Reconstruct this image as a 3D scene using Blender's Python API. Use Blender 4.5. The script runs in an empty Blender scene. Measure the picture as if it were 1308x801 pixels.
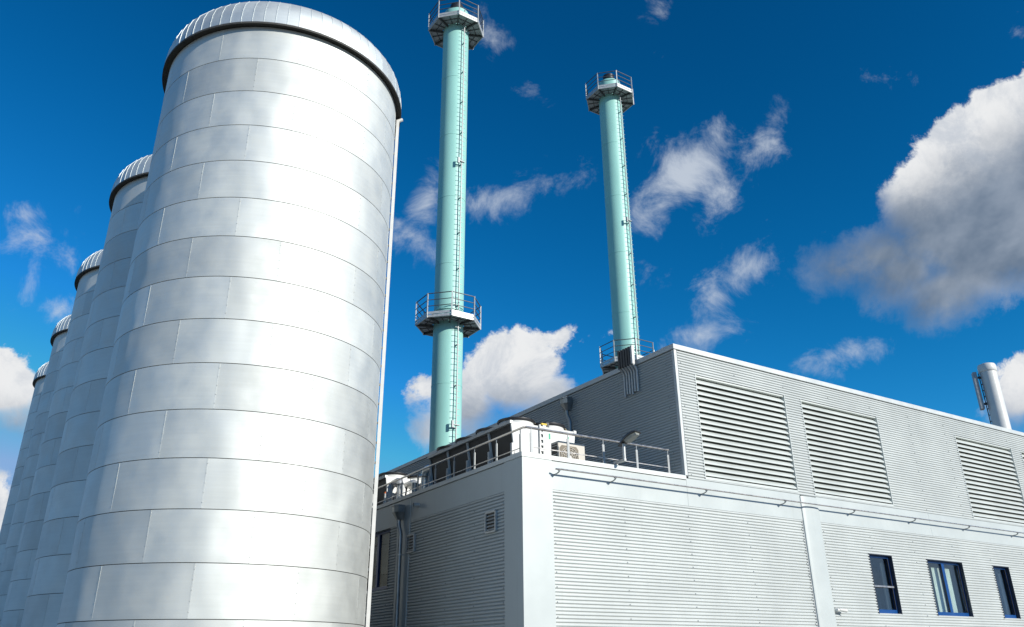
import bpy, math, random
from mathutils import Vector, Matrix
random.seed(7)
R = math.radians
scene = bpy.context.scene
COL = scene.collection

# ------------------------------------------------------------------ camera
FPX, IMW, IMH = 1029.93, 1308.0, 801.0
CX, CY = 654.0, 400.5
RT = Vector((0.84365157, -0.53684715, -0.00686712))
UP = Vector((-0.20797536, -0.33857025, 0.91766902))
FW = Vector((0.494973, 0.77276472, 0.3972863))
cam_d = bpy.data.cameras.new('camera')
cam = bpy.data.objects.new('camera', cam_d)
COL.objects.link(cam)
cam_d.sensor_width = 36.0
cam_d.lens = FPX / IMW * 36.0
cam_d.clip_start = 0.1
cam_d.clip_end = 9000
cam.matrix_world = Matrix(((RT.x, UP.x, -FW.x, 0), (RT.y, UP.y, -FW.y, 0), (RT.z, UP.z, -FW.z, 1.6), (0, 0, 0, 1)))
scene.camera = cam

# ------------------------------------------------------------------ render settings, sun, sky
scene.render.engine = 'CYCLES'
scene.cycles.use_denoising = True
scene.cycles.max_bounces = 6
scene.cycles.caustics_reflective = False
scene.cycles.caustics_refractive = False
scene.cycles.sample_clamp_indirect = 6.0
scene.view_settings.view_transform = 'Standard'
scene.view_settings.look = 'None'
scene.view_settings.gamma = 1.0
scene.view_settings.use_curve_mapping = False
scene.view_settings.exposure = 0.0
SUN_AZ, SUN_EL = 289.0, 24.0
sd = bpy.data.lights.new('sun', 'SUN')
sd.energy = 5.0
sd.angle = R(0.53)
sd.color = (1.0, 0.965, 0.89)
sun = bpy.data.objects.new('sun', sd)
COL.objects.link(sun)
sv = Vector((math.cos(R(SUN_AZ)) * math.cos(R(SUN_EL)), math.sin(R(SUN_AZ)) * math.cos(R(SUN_EL)), math.sin(R(SUN_EL))))
sun.rotation_euler = sv.to_track_quat('Z', 'Y').to_euler()
sun.location = (0, 0, 60)


class NT:
    """short hand for wiring nodes"""
    def __init__(self, tree):
        self.t = tree
        self.n = tree.nodes
        self.l = tree.links

    def new(self, typ, **kw):
        nd = self.n.new(typ)
        for k, v in kw.items():
            setattr(nd, k, v)
        return nd

    def put(self, sock, v):
        if isinstance(v, bpy.types.NodeSocket):
            self.l.new(v, sock)
        else:
            sock.default_value = v

    def math(self, op, a, b=0.0, c=0.0, clamp=False):
        nd = self.new('ShaderNodeMath', operation=op, use_clamp=clamp)
        self.put(nd.inputs[0], a)
        self.put(nd.inputs[1], b)
        if op in ('MULTIPLY_ADD', 'COMPARE', 'SMOOTH_MIN', 'SMOOTH_MAX'):
            self.put(nd.inputs[2], c)
        return nd.outputs[0]

    def sstep(self, v, lo, hi, to0=0.0, to1=1.0):
        nd = self.new('ShaderNodeMapRange', interpolation_type='SMOOTHSTEP')
        self.put(nd.inputs['Value'], v)
        self.put(nd.inputs['From Min'], lo)
        self.put(nd.inputs['From Max'], hi)
        self.put(nd.inputs['To Min'], to0)
        self.put(nd.inputs['To Max'], to1)
        return nd.outputs[0]

    def noise(self, vec, scale, detail=4.0, rough=0.55, distortion=0.0, dim='3D'):
        nd = self.new('ShaderNodeTexNoise', noise_dimensions=dim)
        if vec is not None:
            self.l.new(vec, nd.inputs['Vector'])
        nd.inputs['Scale'].default_value = scale
        nd.inputs['Detail'].default_value = detail
        nd.inputs['Roughness'].default_value = rough
        nd.inputs['Distortion'].default_value = distortion
        return nd

    def mix(self, f, a, b):
        nd = self.new('ShaderNodeMix', data_type='RGBA')
        self.put(nd.inputs[0], f)
        self.put(nd.inputs[6], a)
        self.put(nd.inputs[7], b)
        return nd.outputs[2]

    def dot(self, v, const):
        nd = self.new('ShaderNodeVectorMath', operation='DOT_PRODUCT')
        self.l.new(v, nd.inputs[0])
        nd.inputs[1].default_value = const
        return nd.outputs['Value']


world = bpy.data.worlds.new('World')
scene.world = world
world.use_nodes = True
W = NT(world.node_tree)
W.n.clear()
world.cycles.sampling_method = 'MANUAL'
world.cycles.sample_map_resolution = 512
out = W.new('ShaderNodeOutputWorld')
bg = W.new('ShaderNodeBackground')
SKY_STRENGTH = 0.1
bg.inputs['Strength'].default_value = SKY_STRENGTH
W.l.new(bg.outputs[0], out.inputs[0])
sky = W.new('ShaderNodeTexSky', sky_type='NISHITA')
sky.sun_disc = False
sky.sun_elevation = R(SUN_EL)
sky.sun_rotation = R((90 - SUN_AZ) % 360)
sky.altitude = 200
sky.air_density = 1.0
sky.dust_density = 0.25
sky.ozone_density = 3.0
# the deep blue of polarised air: the sky's own colour with more contrast between its channels
sep = W.new('ShaderNodeSeparateColor')
W.l.new(sky.outputs[0], sep.inputs[0])
SKY_R, SKY_G, SKY_B = (39.0, 4.0), (2.12, 1.55), (2.36, 1.53)
chan = []
for i, (mul, pw) in enumerate((SKY_R, SKY_G, SKY_B)):
    q = W.math('MULTIPLY', sep.outputs[i], SKY_STRENGTH)
    q = W.math('POWER', q, pw)
    q = W.math('MULTIPLY', q, mul)
    q = W.math('MINIMUM', q, (0.24, 0.42, 0.72)[i])
    chan.append(W.math('DIVIDE', q, SKY_STRENGTH))
comb = W.new('ShaderNodeCombineColor')
for i in range(3):
    W.l.new(chan[i], comb.inputs[i])
sky_col = comb.outputs[0]

# clouds: soft bodies placed by direction on the sky, their edges broken up by noise
geo = W.new('ShaderNodeNewGeometry')
neg = W.new('ShaderNodeVectorMath', operation='SCALE')
W.l.new(geo.outputs['Incoming'], neg.inputs[0])
neg.inputs['Scale'].default_value = -1.0
dirv = neg.outputs[0]
dz = W.dot(dirv, FW)
dzc = W.math('MAXIMUM', dz, 0.05)
cu = W.math('DIVIDE', W.dot(dirv, RT), dzc)
cv = W.math('DIVIDE', W.dot(dirv, UP), dzc)
uvn = W.new('ShaderNodeCombineXYZ')
W.l.new(cu, uvn.inputs[0])
W.l.new(cv, uvn.inputs[1])
uv = uvn.outputs[0]


def blob_depth(vec, blobs):
    """distance inside the nearest of several ellipses, in 1/1000 of the tangent length; blobs: x, y, rx, ry, turn"""
    best = None
    for (x, y, rx, ry, a) in blobs:
        mp = W.new('ShaderNodeMapping', vector_type='TEXTURE')
        W.l.new(vec, mp.inputs['Vector'])
        mp.inputs['Location'].default_value = ((x - CX) / FPX, (CY - y) / FPX, 0)
        mp.inputs['Rotation'].default_value = (0, 0, R(a))
        mp.inputs['Scale'].default_value = (rx / FPX, ry / FPX, 1)
        ln = W.new('ShaderNodeVectorMath', operation='LENGTH')
        W.l.new(mp.outputs[0], ln.inputs[0])
        s = min(rx, ry)
        d = W.math('MULTIPLY_ADD', ln.outputs['Value'], -s, s)
        best = d if best is None else W.math('SMOOTH_MAX', best, d, 14.0)
    return best


SOLID = [(1310, 240, 165, 140, 30), (1225, 272, 125, 100, 40), (1125, 325, 92, 52, 12), (1078, 345, 76, 40, 8), (1210, 365, 84, 66, 15), (1165, 345, 100, 58, 18), (1250, 330, 110, 80, 25), (1400, 150, 150, 120, 30),
         (655, 485, 66, 62, 0), (705, 515, 50, 44, 0), (600, 522, 66, 50, 10), (545, 497, 34, 22, 10), (708, 434, 30, 11, 8), (565, 545, 44, 38, 0),
         (-10, 492, 70, 52, -12), (20, 540, 40, 26, 0), (-6, 640, 32, 48, 0), (1302, 520, 52, 34, 25), (1330, 500, 60, 50, 0)]
# their bases, which the cloud above keeps in its own shade
BASES = [(1190, 322, 170, 62, 16), (1300, 285, 150, 85, 22), (1095, 342, 90, 46, 10), (1400, 240, 150, 100, 20), (1205, 385, 80, 44, 15),
         (632, 530, 44, 12, 10), (5, 554, 76, 14, -8), (1310, 545, 40, 10, 10)]
WISP = [(880, 215, 72, 42, 38), (845, 262, 44, 24, 28), (964, 195, 48, 23, 62), (930, 240, 52, 22, 48), (950, 345, 58, 22, 40), (912, 378, 28, 20, 10), (908, 430, 32, 16, 20),
        (826, 352, 20, 12, 0), (1066, 455, 36, 13, 18), (660, 250, 66, 20, 20), (608, 262, 24, 22, 0), (545, 262, 26, 40, -25), (532, 305, 34, 16, -32),
        (626, 40, 20, 26, 0), (842, 10, 13, 8, 40), (838, 165, 6, 24, 0), (1137, 101, 11, 3, 0), (1303, 44, 10, 12, 0), (684, 118, 12, 6, -40),
        (36, 303, 40, 14, -6), (28, 276, 34, 10, 10), (40, 360, 8, 20, -20), (72, 402, 24, 22, 20), (90, 330, 14, 26, 30)]
n_big = W.noise(uv, 11.0, 12.0, 0.68, 0.15)
n_wisp = W.noise(uv, 14.0, 12.0, 0.68, 0.4)
nb = n_big.outputs['Fac']
nw = n_wisp.outputs['Fac']
d_solid = blob_depth(uv, SOLID)
d_wisp = blob_depth(uv, WISP)
d_base = blob_depth(uv, BASES)
shade = W.sstep(W.math('ADD', d_base, W.math('MULTIPLY_ADD', nb, 70.0, -35.0)), -52.0, 34.0)
soft = W.math('MULTIPLY_ADD', shade, 52.0, 9.0)
a_solid = W.sstep(W.math('ADD', d_solid, W.math('MULTIPLY_ADD', nb, 100.0, -50.0)), -2.0, soft)
a_wisp = W.sstep(W.math('ADD', d_wisp, W.math('MULTIPLY_ADD', nw, 130.0, -66.0)), -8.0, 44.0, 0.0, 0.82)
front = W.sstep(dz, 0.12, 0.3)
a_solid = W.math('MULTIPLY', a_solid, front)
a_wisp = W.math('MULTIPLY', a_wisp, front)
billow = W.sstep(nw, 0.36, 0.62)
top_c = W.mix(billow, (0.60 / SKY_STRENGTH, 0.64 / SKY_STRENGTH, 0.70 / SKY_STRENGTH, 1), (0.84 / SKY_STRENGTH, 0.85 / SKY_STRENGTH, 0.86 / SKY_STRENGTH, 1))
n_low = W.noise(uv, 5.0, 5.0, 0.6, 0.3)
low_c = W.mix(W.sstep(n_low.outputs['Fac'], 0.36, 0.66), (0.135, 0.19, 0.275, 1), (0.30, 0.36, 0.45, 1))
sc_low = W.new('ShaderNodeVectorMath', operation='SCALE')
W.l.new(low_c, sc_low.inputs[0])
sc_low.inputs['Scale'].default_value = 1.0 / SKY_STRENGTH
lit_c = W.mix(shade, top_c, sc_low.outputs[0])
c1 = W.mix(a_wisp, sky_col, (0.62 / SKY_STRENGTH, 0.68 / SKY_STRENGTH, 0.76 / SKY_STRENGTH, 1))
c2 = W.mix(a_solid, c1, lit_c)
# the same kind of broken cloud over the rest of the sky, off the view
n_far = W.noise(dirv, 3.2, 8.0, 0.58, 0.3)
a_far = W.sstep(n_far.outputs['Fac'], 0.53, 0.70, 0.0, 0.8)
offv = W.math('MAXIMUM', W.math('MULTIPLY', W.math('ABSOLUTE', cu), 1.0 / 0.66), W.math('MULTIPLY', W.math('ABSOLUTE', cv), 1.0 / 0.42))
offv = W.math('MAXIMUM', W.sstep(offv, 1.05, 1.5), W.math('SUBTRACT', 1.0, front))
zen = W.new('ShaderNodeSeparateXYZ')
W.l.new(dirv, zen.inputs[0])
a_far = W.math('MULTIPLY', W.math('MULTIPLY', a_far, offv), W.sstep(zen.outputs[2], 0.0, 0.12))
c3 = W.mix(a_far, c2, (0.40 / SKY_STRENGTH, 0.43 / SKY_STRENGTH, 0.47 / SKY_STRENGTH, 1))
W.l.new(c3, bg.inputs['Color'])


# ------------------------------------------------------------------ helpers
class MB:
    """collects shapes and links them as ONE mesh object"""
    def __init__(self):
        self.v, self.f, self.m = [], [], []
        self.mi = 0

    def add(self, vs, fs):
        b = len(self.v)
        self.v += [tuple(p) for p in vs]
        self.f += [tuple(b + i for i in q) for q in fs]
        self.m += [self.mi] * len(fs)
        return self

    def box(self, x0, x1, y0, y1, z0, z1):
        vs = [(x, y, z) for z in (z0, z1) for y in (y0, y1) for x in (x0, x1)]
        return self.add(vs, [(0, 2, 3, 1), (4, 5, 7, 6), (0, 1, 5, 4), (2, 6, 7, 3), (0, 4, 6, 2), (1, 3, 7, 5)])

    def beam(self, p, q, w, h, up=(0, 0, 1)):
        p, q = Vector(p), Vector(q)
        d = (q - p).normalized()
        u = Vector(up)
        if abs(d.dot(u)) > 0.98:
            u = Vector((1, 0, 0))
        s = d.cross(u).normalized()
        u = s.cross(d)
        vs = [c + s * (a * w / 2) + u * (b * h / 2) for c in (p, q) for b in (-1, 1) for a in (-1, 1)]
        return self.add(vs, [(0, 2, 3, 1), (4, 5, 7, 6), (0, 1, 5, 4), (2, 6, 7, 3), (0, 4, 6, 2), (1, 3, 7, 5)])

    def tube(self, pts, r, n=8, caps=True):
        pts = [Vector(p) for p in pts]
        rings = []
        ref = None
        for i, p in enumerate(pts):
            d0 = (pts[i] - pts[i - 1]).normalized() if i else (pts[1] - pts[0]).normalized()
            d1 = (pts[i + 1] - pts[i]).normalized() if i + 1 < len(pts) else d0
            t = (d0 + d1).normalized()
            if ref is None:
                ref = Vector((0, 0, 1)) if abs(t.z) < 0.9 else Vector((1, 0, 0))
            a = (ref - t * ref.dot(t)).normalized()
            ref = a
            b = t.cross(a)
            k = 1.0 / max(0.5, t.dot(d0))
            rr = r[i] if isinstance(r, (list, tuple)) else r
            rings.append([p + (a * math.cos(2 * math.pi * j / n) + b * math.sin(2 * math.pi * j / n)) * rr * k for j in range(n)])
        vs = [v for rg in rings for v in rg]
        fs = []
        for i in range(len(pts) - 1):
            for j in range(n):
                k = (j + 1) % n
                fs.append((i * n + j, i * n + k, (i + 1) * n + k, (i + 1) * n + j))
        if caps:
            fs.append(tuple(reversed(range(n))))
            fs.append(tuple((len(pts) - 1) * n + j for j in range(n)))
        return self.add(vs, fs)

    def lathe(self, prof, n=32, c=(0, 0, 0), a0=0.0, a1=360.0):
        full = abs(a1 - a0 - 360) < 1e-6
        m = n if full else n + 1
        vs, fs = [], []
        for i in range(m):
            a = R(a0 + (a1 - a0) * i / n)
            for (r, z) in prof:
                vs.append((c[0] + r * math.cos(a), c[1] + r * math.sin(a), c[2] + z))
        k = len(prof)
        for i in range(n):
            j = (i + 1) % m
            for q in range(k - 1):
                fs.append((i * k + q, j * k + q, j * k + q + 1, i * k + q + 1))
        return self.add(vs, fs)

    def prism(self, poly, ax, a, b):
        """poly: 2-D points; ax 'x','y','z' = direction it is drawn out along, from a to b"""
        def P(p, t):
            return {'x': (t, p[0], p[1]), 'y': (p[0], t, p[1]), 'z': (p[0], p[1], t)}[ax]
        n = len(poly)
        vs = [P(p, a) for p in poly] + [P(p, b) for p in poly]
        fs = [tuple(reversed(range(n))), tuple(range(n, 2 * n))]
        fs += [(i, (i + 1) % n, n + (i + 1) % n, n + i) for i in range(n)]
        return self.add(vs, fs)

    def mesh(self, name, mats, smooth=False):
        me = bpy.data.meshes.new(name)
        me.from_pydata(self.v, [], self.f)
        for m in (mats if isinstance(mats, (list, tuple)) else [mats]):
            me.materials.append(m)
        if len(set(self.m)) > 1:
            me.polygons.foreach_set('material_index', self.m)
        if smooth:
            me.polygons.foreach_set('use_smooth', [True] * len(self.f))
            me.set_sharp_from_angle(angle=R(38))
        me.validate()
        me.update()
        return me

    def build(self, name, mats, parent=None, smooth=False, loc=(0, 0, 0), rz=0.0):
        return link(name, self.mesh(name, mats, smooth), parent, loc, rz)


def link(name, me, parent=None, loc=(0, 0, 0), rz=0.0):
    o = bpy.data.objects.new(name, me)
    COL.objects.link(o)
    o.location = loc
    o.rotation_euler = (0, 0, rz)
    o.parent = parent
    return o


def tag(o, label=None, cat=None, group=None, kind=None):
    for k, v in (('label', label), ('category', cat), ('group', group), ('kind', kind)):
        if v:
            o[k] = v
    return o


def thing(name, label, cat, loc=(0, 0, 0), group=None, rz=0.0):
    o = bpy.data.objects.new(name, None)
    COL.objects.link(o)
    o.location = loc
    o.rotation_euler = (0, 0, rz)
    o.empty_display_size = 0.2
    return tag(o, label, cat, group)


def copy_tree(o, parent=None):
    c = o.copy()
    COL.objects.link(c)
    if parent:
        c.parent = parent
    for ch in [k for k in ALLKIDS.get(o.name, ())]:
        copy_tree(ch, c)
    return c


ALLKIDS = {}


def index_kids():
    ALLKIDS.clear()
    for o in scene.objects:
        if o.parent:
            ALLKIDS.setdefault(o.parent.name, []).append(o)


# ------------------------------------------------------------------ materials
def mat(name, col, rough=0.5, metal=0.0, var=0.06, vscale=3.0, stretch=(1, 1, 1), bump=0.0, bscale=30.0, rvar=0.08, spec=0.5, streak=0.0):
    m = bpy.data.materials.new(name)
    m.use_nodes = True
    N = NT(m.node_tree)
    b = N.n['Principled BSDF']
    b.inputs['Metallic'].default_value = metal
    b.inputs['Specular IOR Level'].default_value = spec
    tc = N.new('ShaderNodeTexCoord')
    mp = N.new('ShaderNodeMapping')
    mp.inputs['Scale'].default_value = stretch
    N.l.new(tc.outputs['Object'], mp.inputs[0])
    nz = N.noise(mp.outputs[0], vscale, 5.0, 0.6)
    f = N.sstep(nz.outputs['Fac'], 0.3, 0.7)
    lo = tuple(c * (1 - var) for c in col) + (1,)
    hi = tuple(min(1, c * (1 + var)) for c in col) + (1,)
    cc = N.mix(f, lo, hi)
    if streak:
        mp2 = N.new('ShaderNodeMapping')
        mp2.inputs['Scale'].default_value = (9, 9, 0.35)
        N.l.new(tc.outputs['Object'], mp2.inputs[0])
        n2 = N.noise(mp2.outputs[0], 1.0, 4.0, 0.6)
        s = N.sstep(n2.outputs['Fac'], 0.55, 0.8, 0.0, streak)
        cc = N.mix(s, cc, tuple(c * 0.55 for c in col) + (1,))
    N.l.new(cc, b.inputs['Base Color'])
    N.l.new(N.sstep(nz.outputs['Fac'], 0.25, 0.75, rough - rvar, rough + rvar), b.inputs['Roughness'])
    if bump:
        n3 = N.noise(mp.outputs[0], bscale, 3.0, 0.5)
        bp = N.new('ShaderNodeBump')
        bp.inputs['Strength'].default_value = 1.0
        bp.inputs['Distance'].default_value = bump
        N.l.new(n3.outputs['Fac'], bp.inputs['Height'])
        N.l.new(bp.outputs[0], b.inputs['Normal'])
    return m


def metal_sheet(name, col, rough, dent=0.02, band=True):
    """rolled aluminium sheet: each sheet a little different in tone and in the way it is dented"""
    m = bpy.data.materials.new(name)
    m.use_nodes = True
    N = NT(m.node_tree)
    b = N.n['Principled BSDF']
    b.inputs['Metallic'].default_value = 0.90
    tc = N.new('ShaderNodeTexCoord')
    oi = N.new('ShaderNodeObjectInfo')
    off = N.new('ShaderNodeVectorMath', operation='MULTIPLY_ADD')
    cb = N.new('ShaderNodeCombineXYZ')
    for i in range(3):
        N.l.new(oi.outputs['Random'], cb.inputs[i])
    N.l.new(cb.outputs[0], off.inputs[0])
    off.inputs[1].default_value = (37.0, 53.0, 91.0)
    N.l.new(tc.outputs['Object'], off.inputs[2])
    vec = off.outputs[0]
    tone = N.math('MULTIPLY_ADD', oi.outputs['Random'], 0.16, 0.92)
    mp = N.new('ShaderNodeMapping')
    mp.inputs['Scale'].default_value = (0.5, 0.5, 16.0)
    N.l.new(vec, mp.inputs[0])
    st = N.noise(mp.outputs[0], 1.0, 4.0, 0.6)
    tone = N.math('MULTIPLY', tone, N.sstep(st.outputs['Fac'], 0.25, 0.75, 0.975, 1.02))
    sc = N.new('ShaderNodeVectorMath', operation='SCALE')
    sc.inputs[0].default_value = col
    N.l.new(tone, sc.inputs['Scale'])
    N.l.new(sc.outputs[0], b.inputs['Base Color'])
    r1 = N.noise(vec, 1.6, 4.0, 0.6)
    rg = N.sstep(r1.outputs['Fac'], 0.3, 0.7, rough - 0.05, rough + 0.05)
    N.l.new(rg, b.inputs['Roughness'])
    mp2 = N.new('ShaderNodeMapping')
    mp2.inputs['Scale'].default_value = (1.0, 1.0, 0.8)
    N.l.new(vec, mp2.inputs[0])
    dn = N.noise(mp2.outputs[0], 1.15, 0.8, 0.35)
    bp = N.new('ShaderNodeBump')
    bp.inputs['Strength'].default_value = 1.0
    bp.inputs['Distance'].default_value = dent
    N.l.new(dn.outputs['Fac'], bp.inputs['Height'])
    N.l.new(bp.outputs[0], b.inputs['Normal'])
    return m


M = {}
M['silo'] = metal_sheet('silo_aluminium', (0.70, 0.715, 0.685), 0.72, 0.075)
M['zinc'] = metal_sheet('roof_zinc', (0.68, 0.71, 0.70), 0.66, 0.012)
M['joint'] = mat('dark_joint', (0.07, 0.068, 0.06), 0.7)  # inner shell coloured dark, seen through the gaps between sheets
M['soffit'] = mat('soffit_painted_shade', (0.055, 0.053, 0.047), 0.7, var=0.25)  # shade under the eave painted in as a dark colour
M['rivet'] = mat('rivet_steel', (0.7, 0.7, 0.68), 0.35, 0.8)
M['white_riser'] = mat('white_riser_paint', (0.74, 0.74, 0.71), 0.45, var=0.05)
M['clad'] = mat('silver_cladding', (0.535, 0.56, 0.545), 0.45, 0.08, var=0.05, vscale=0.7, streak=0.16, rvar=0.05)
M['smooth'] = mat('silver_flat_panel', (0.520, 0.555, 0.54), 0.42, 0.08, var=0.045, vscale=0.6, streak=0.12, rvar=0.05)
M['coping'] = mat('coping_sheet', (0.61, 0.63, 0.61), 0.4, 0.15, var=0.04, vscale=1.5, streak=0.05)
M['gap'] = mat('shadow_gap', (0.03, 0.03, 0.032), 0.8)
M['slat'] = mat('louvre_slat_silver', (0.58, 0.61, 0.58), 0.45, 0.1, var=0.04, vscale=1.0)
M['dark'] = mat('louvre_gap_shade', (0.11, 0.112, 0.09), 0.9)  # shadow between the slats put into the backing's dark colour
M['galv'] = mat('galvanised_steel', (0.48, 0.49, 0.48), 0.45, 0.3, var=0.14, vscale=9)
M['post'] = mat('dull_galvanised_post', (0.30, 0.315, 0.32), 0.5, 0.4, var=0.15, vscale=9)
M['stainless'] = mat('brushed_stainless', (0.60, 0.56, 0.52), 0.3, 0.9, var=0.06, vscale=8)
M['zincpipe'] = mat('weathered_zinc_pipe', (0.24, 0.26, 0.27), 0.38, 0.7, var=0.15, vscale=5)
M['teal'] = mat('turquoise_paint', (0.31, 0.605, 0.54), 0.45, 0.0, var=0.04, vscale=1.2, stretch=(1, 1, 0.25), streak=0.10)
M['black'] = mat('black_paint', (0.018, 0.018, 0.02), 0.45, var=0.2)
M['flue'] = mat('sooty_flue_metal', (0.045, 0.045, 0.05), 0.4, 0.5, var=0.3)
M['darksteel'] = mat('dark_platform_steel', (0.085, 0.088, 0.09), 0.55, 0.3, var=0.2, vscale=6)
M['grate'] = mat('platform_grating', (0.42, 0.43, 0.43), 0.5, 0.4, var=0.1, vscale=8)
M['white'] = mat('white_coated_metal', (0.66, 0.66, 0.63), 0.42, 0.0, var=0.035, vscale=2.5, streak=0.06)
M['beige'] = mat('ivory_coated_metal', (0.56, 0.52, 0.45), 0.45, 0.0, var=0.03)
M['coil'] = mat('black_coil_fins', (0.020, 0.020, 0.021), 0.6, 0.2, var=0.25, vscale=40, stretch=(1, 1, 0.1))
M['blue'] = mat('blue_window_frame', (0.002, 0.058, 0.22), 0.35, 0.0, var=0.06)
M['navy'] = mat('dark_reveal', (0.03, 0.04, 0.06), 0.5)
M['room'] = mat('room_wall', (0.35, 0.36, 0.35), 0.8)
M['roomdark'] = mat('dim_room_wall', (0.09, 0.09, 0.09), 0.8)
M['curtain'] = mat('pale_vertical_blind', (0.84, 0.90, 0.83), 0.8, var=0.05)
M['green'] = mat('green_tag', (0.02, 0.42, 0.22), 0.5)
M['yellow'] = mat('yellow_cap', (0.75, 0.50, 0.03), 0.5)
M['copper'] = mat('tan_cable', (0.45, 0.36, 0.20), 0.6)
M['orange'] = mat('orange_mark', (0.75, 0.18, 0.05), 0.5)
M['foil'] = mat('lagging_foil', (0.62, 0.62, 0.60), 0.35, 0.55, var=0.1, vscale=8, bump=0.01, bscale=14)
M['gravel'] = mat('roof_membrane', (0.30, 0.30, 0.30), 0.9, var=0.15)
M['yard'] = mat('concrete_yard', (0.27, 0.27, 0.235), 0.9, var=0.2, vscale=0.4)


def glass(name, tint, refl):
    m = bpy.data.materials.new(name)
    m.use_nodes = True
    N = NT(m.node_tree)
    N.n.clear()
    o = N.new('ShaderNodeOutputMaterial')
    tr = N.new('ShaderNodeBsdfTransparent')
    tr.inputs[0].default_value = tint
    gl = N.new('ShaderNodeBsdfGlossy')
    gl.inputs['Color'].default_value = (0.95, 0.97, 0.95, 1)
    gl.inputs['Roughness'].default_value = 0.015
    lw = N.new('ShaderNodeLayerWeight')
    lw.inputs['Blend'].default_value = 0.5
    f = N.math('MULTIPLY_ADD', N.math('POWER', lw.outputs['Facing'], 4.0), 0.9 - refl, refl, clamp=True)
    mx = N.new('ShaderNodeMixShader')
    N.l.new(f, mx.inputs[0])
    N.l.new(tr.outputs[0], mx.inputs[1])
    N.l.new(gl.outputs[0], mx.inputs[2])
    N.l.new(mx.outputs[0], o.inputs[0])
    return m


M['glass'] = glass('window_glass', (0.95, 0.98, 0.97, 1), 0.085)
M['glass_clear'] = glass('dark_window_glass', (0.55, 0.60, 0.62, 1), 0.03)
M['housing'] = mat('dark_lamp_housing', (0.045, 0.048, 0.05), 0.4, 0.3)

# ------------------------------------------------------------------ ground
g = MB()
g.add([(-4000, -4000, 0), (4000, -4000, 0), (4000, 4000, 0), (-4000, 4000, 0)], [(0, 1, 2, 3)])
tag(g.build('ground', M['yard']), kind='structure')

# ------------------------------------------------------------------ factory building
BX, BY = 9.5012, 14.4492
B0 = (BX, BY, 0.0)
fac = thing('factory_building', 'large factory hall of silver corrugated cladding with louvred upper storey', 'building', B0)
P, PD = 0.0738, 0.030            # corrugation pitch and depth
PROFILE = [(0.00, PD), (0.22, PD * 1.05), (0.45, PD), (0.58, PD * 0.06), (0.66, 0.0), (0.73, PD * 0.05), (1.0, PD)]


def prof_points(z0, z1):
    """(z, depth) of the corrugation between two heights"""
    def dep(z):
        t = (z / P) % 1.0
        for (a, da), (b, db) in zip(PROFILE, PROFILE[1:]):
            if a <= t <= b:
                return da + (db - da) * (t - a) / (b - a)
        return PD
    pts = [(z0, dep(z0 + 1e-6))]
    k = int(math.floor(z0 / P)) - 1
    while k * P < z1 + P:
        for (t, d) in PROFILE[:-1]:
            z = (k + t) * P
            if z0 + 1e-5 < z < z1 - 1e-5:
                pts.append((z, d))
        k += 1
    pts.append((z1, dep(z1 - 1e-6)))
    return pts


def cladding(face, base, u0, u1, z0, z1):
    """corrugated sheet; face 'R' looks to -Y (u = x), face 'L' looks to -X (u = y)"""
    pts = prof_points(z0, z1)
    m = MB()
    vs, fs = [], []
    n = len(pts)
    for u in (u0, u1):
        for (z, d) in pts:
            vs.append((u, base - d, z) if face == 'R' else (base - d, u, z))
    for i in range(n - 1):
        q = (i, n + i, n + i + 1, i + 1)
        fs.append(q if face == 'R' else tuple(reversed(q)))
    m.add(vs, fs)
    return m.build('cladding_sheet', M['clad'], fac)


def cut_wall(face, base, u0, u1, z0, z1, holes, split=()):
    us = sorted(set([u0, u1] + [h[0] for h in holes] + [h[1] for h in holes] + list(split)))
    us = [u for u in us if u0 <= u <= u1]
    for a, b in zip(us, us[1:]):
        hs = sorted([h for h in holes if h[0] <= a + 1e-6 and h[1] >= b - 1e-6], key=lambda h: h[2])
        z = z0
        for h in hs:
            if h[2] > z:
                cladding(face, base, a, b, z, h[2])
            z = h[3]
        if z < z1:
            cladding(face, base, a, b, z, z1)


XU = 4.80            # where the upper storey starts
XE, YE = 34.0, 26.0  # far ends
ZP, ZR, ZT = 5.80, 5.36, 9.28
ZC = 5.07            # top of the lower cladding
WIN = [(11.55, 12.60, 2.775, 4.33, 'one'), (14.37, 16.18, 2.775, 4.33, 'two'), (17.95, 18.86, 2.775, 4.33, 'one')]
WIN[0] = (11.60, 12.62, 2.775, 4.33, 'bar')
LOU = [(5.48, 8.93), (9.66, 13.19), (17.48, 20.98), (21.66, 25.2), (29.4, 32.9)]
LZ0, LZ1 = 5.80, 8.56
LWIN = (6.70, 8.75, 3.46, 5.065)

# lower right face
cut_wall('R', 0.0, 0.74, 8.97, 0.0, ZC, [])
cut_wall('R', 0.0, 9.64, XE, 0.0, ZC, [w[:4] for w in WIN], split=(20.5, 26.3))
# upper right face
cut_wall('R', 0.0, XU + 0.07, XE, 5.735, ZT - 0.145, [(a, b, LZ0 - 0.02, LZ1) for a, b in LOU], split=(15.3, 26.9))
# lower left face
cut_wall('L', 0.0, 0.68, 5.42, 0.0, ZC, [])
cut_wall('L', 0.0, 6.22, 14.0, 0.0, ZC, [LWIN])
cut_wall('L', 0.0, 14.0, YE, 0.0, ZC, [])
# upper left face
cut_wall('L', XU, 0.05, 13.0, ZR, ZT - 0.145, [])
cut_wall('L', XU, 13.0, YE, ZR, ZT - 0.145, [])

scr = {'R': MB(), 'L': MB()}


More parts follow.
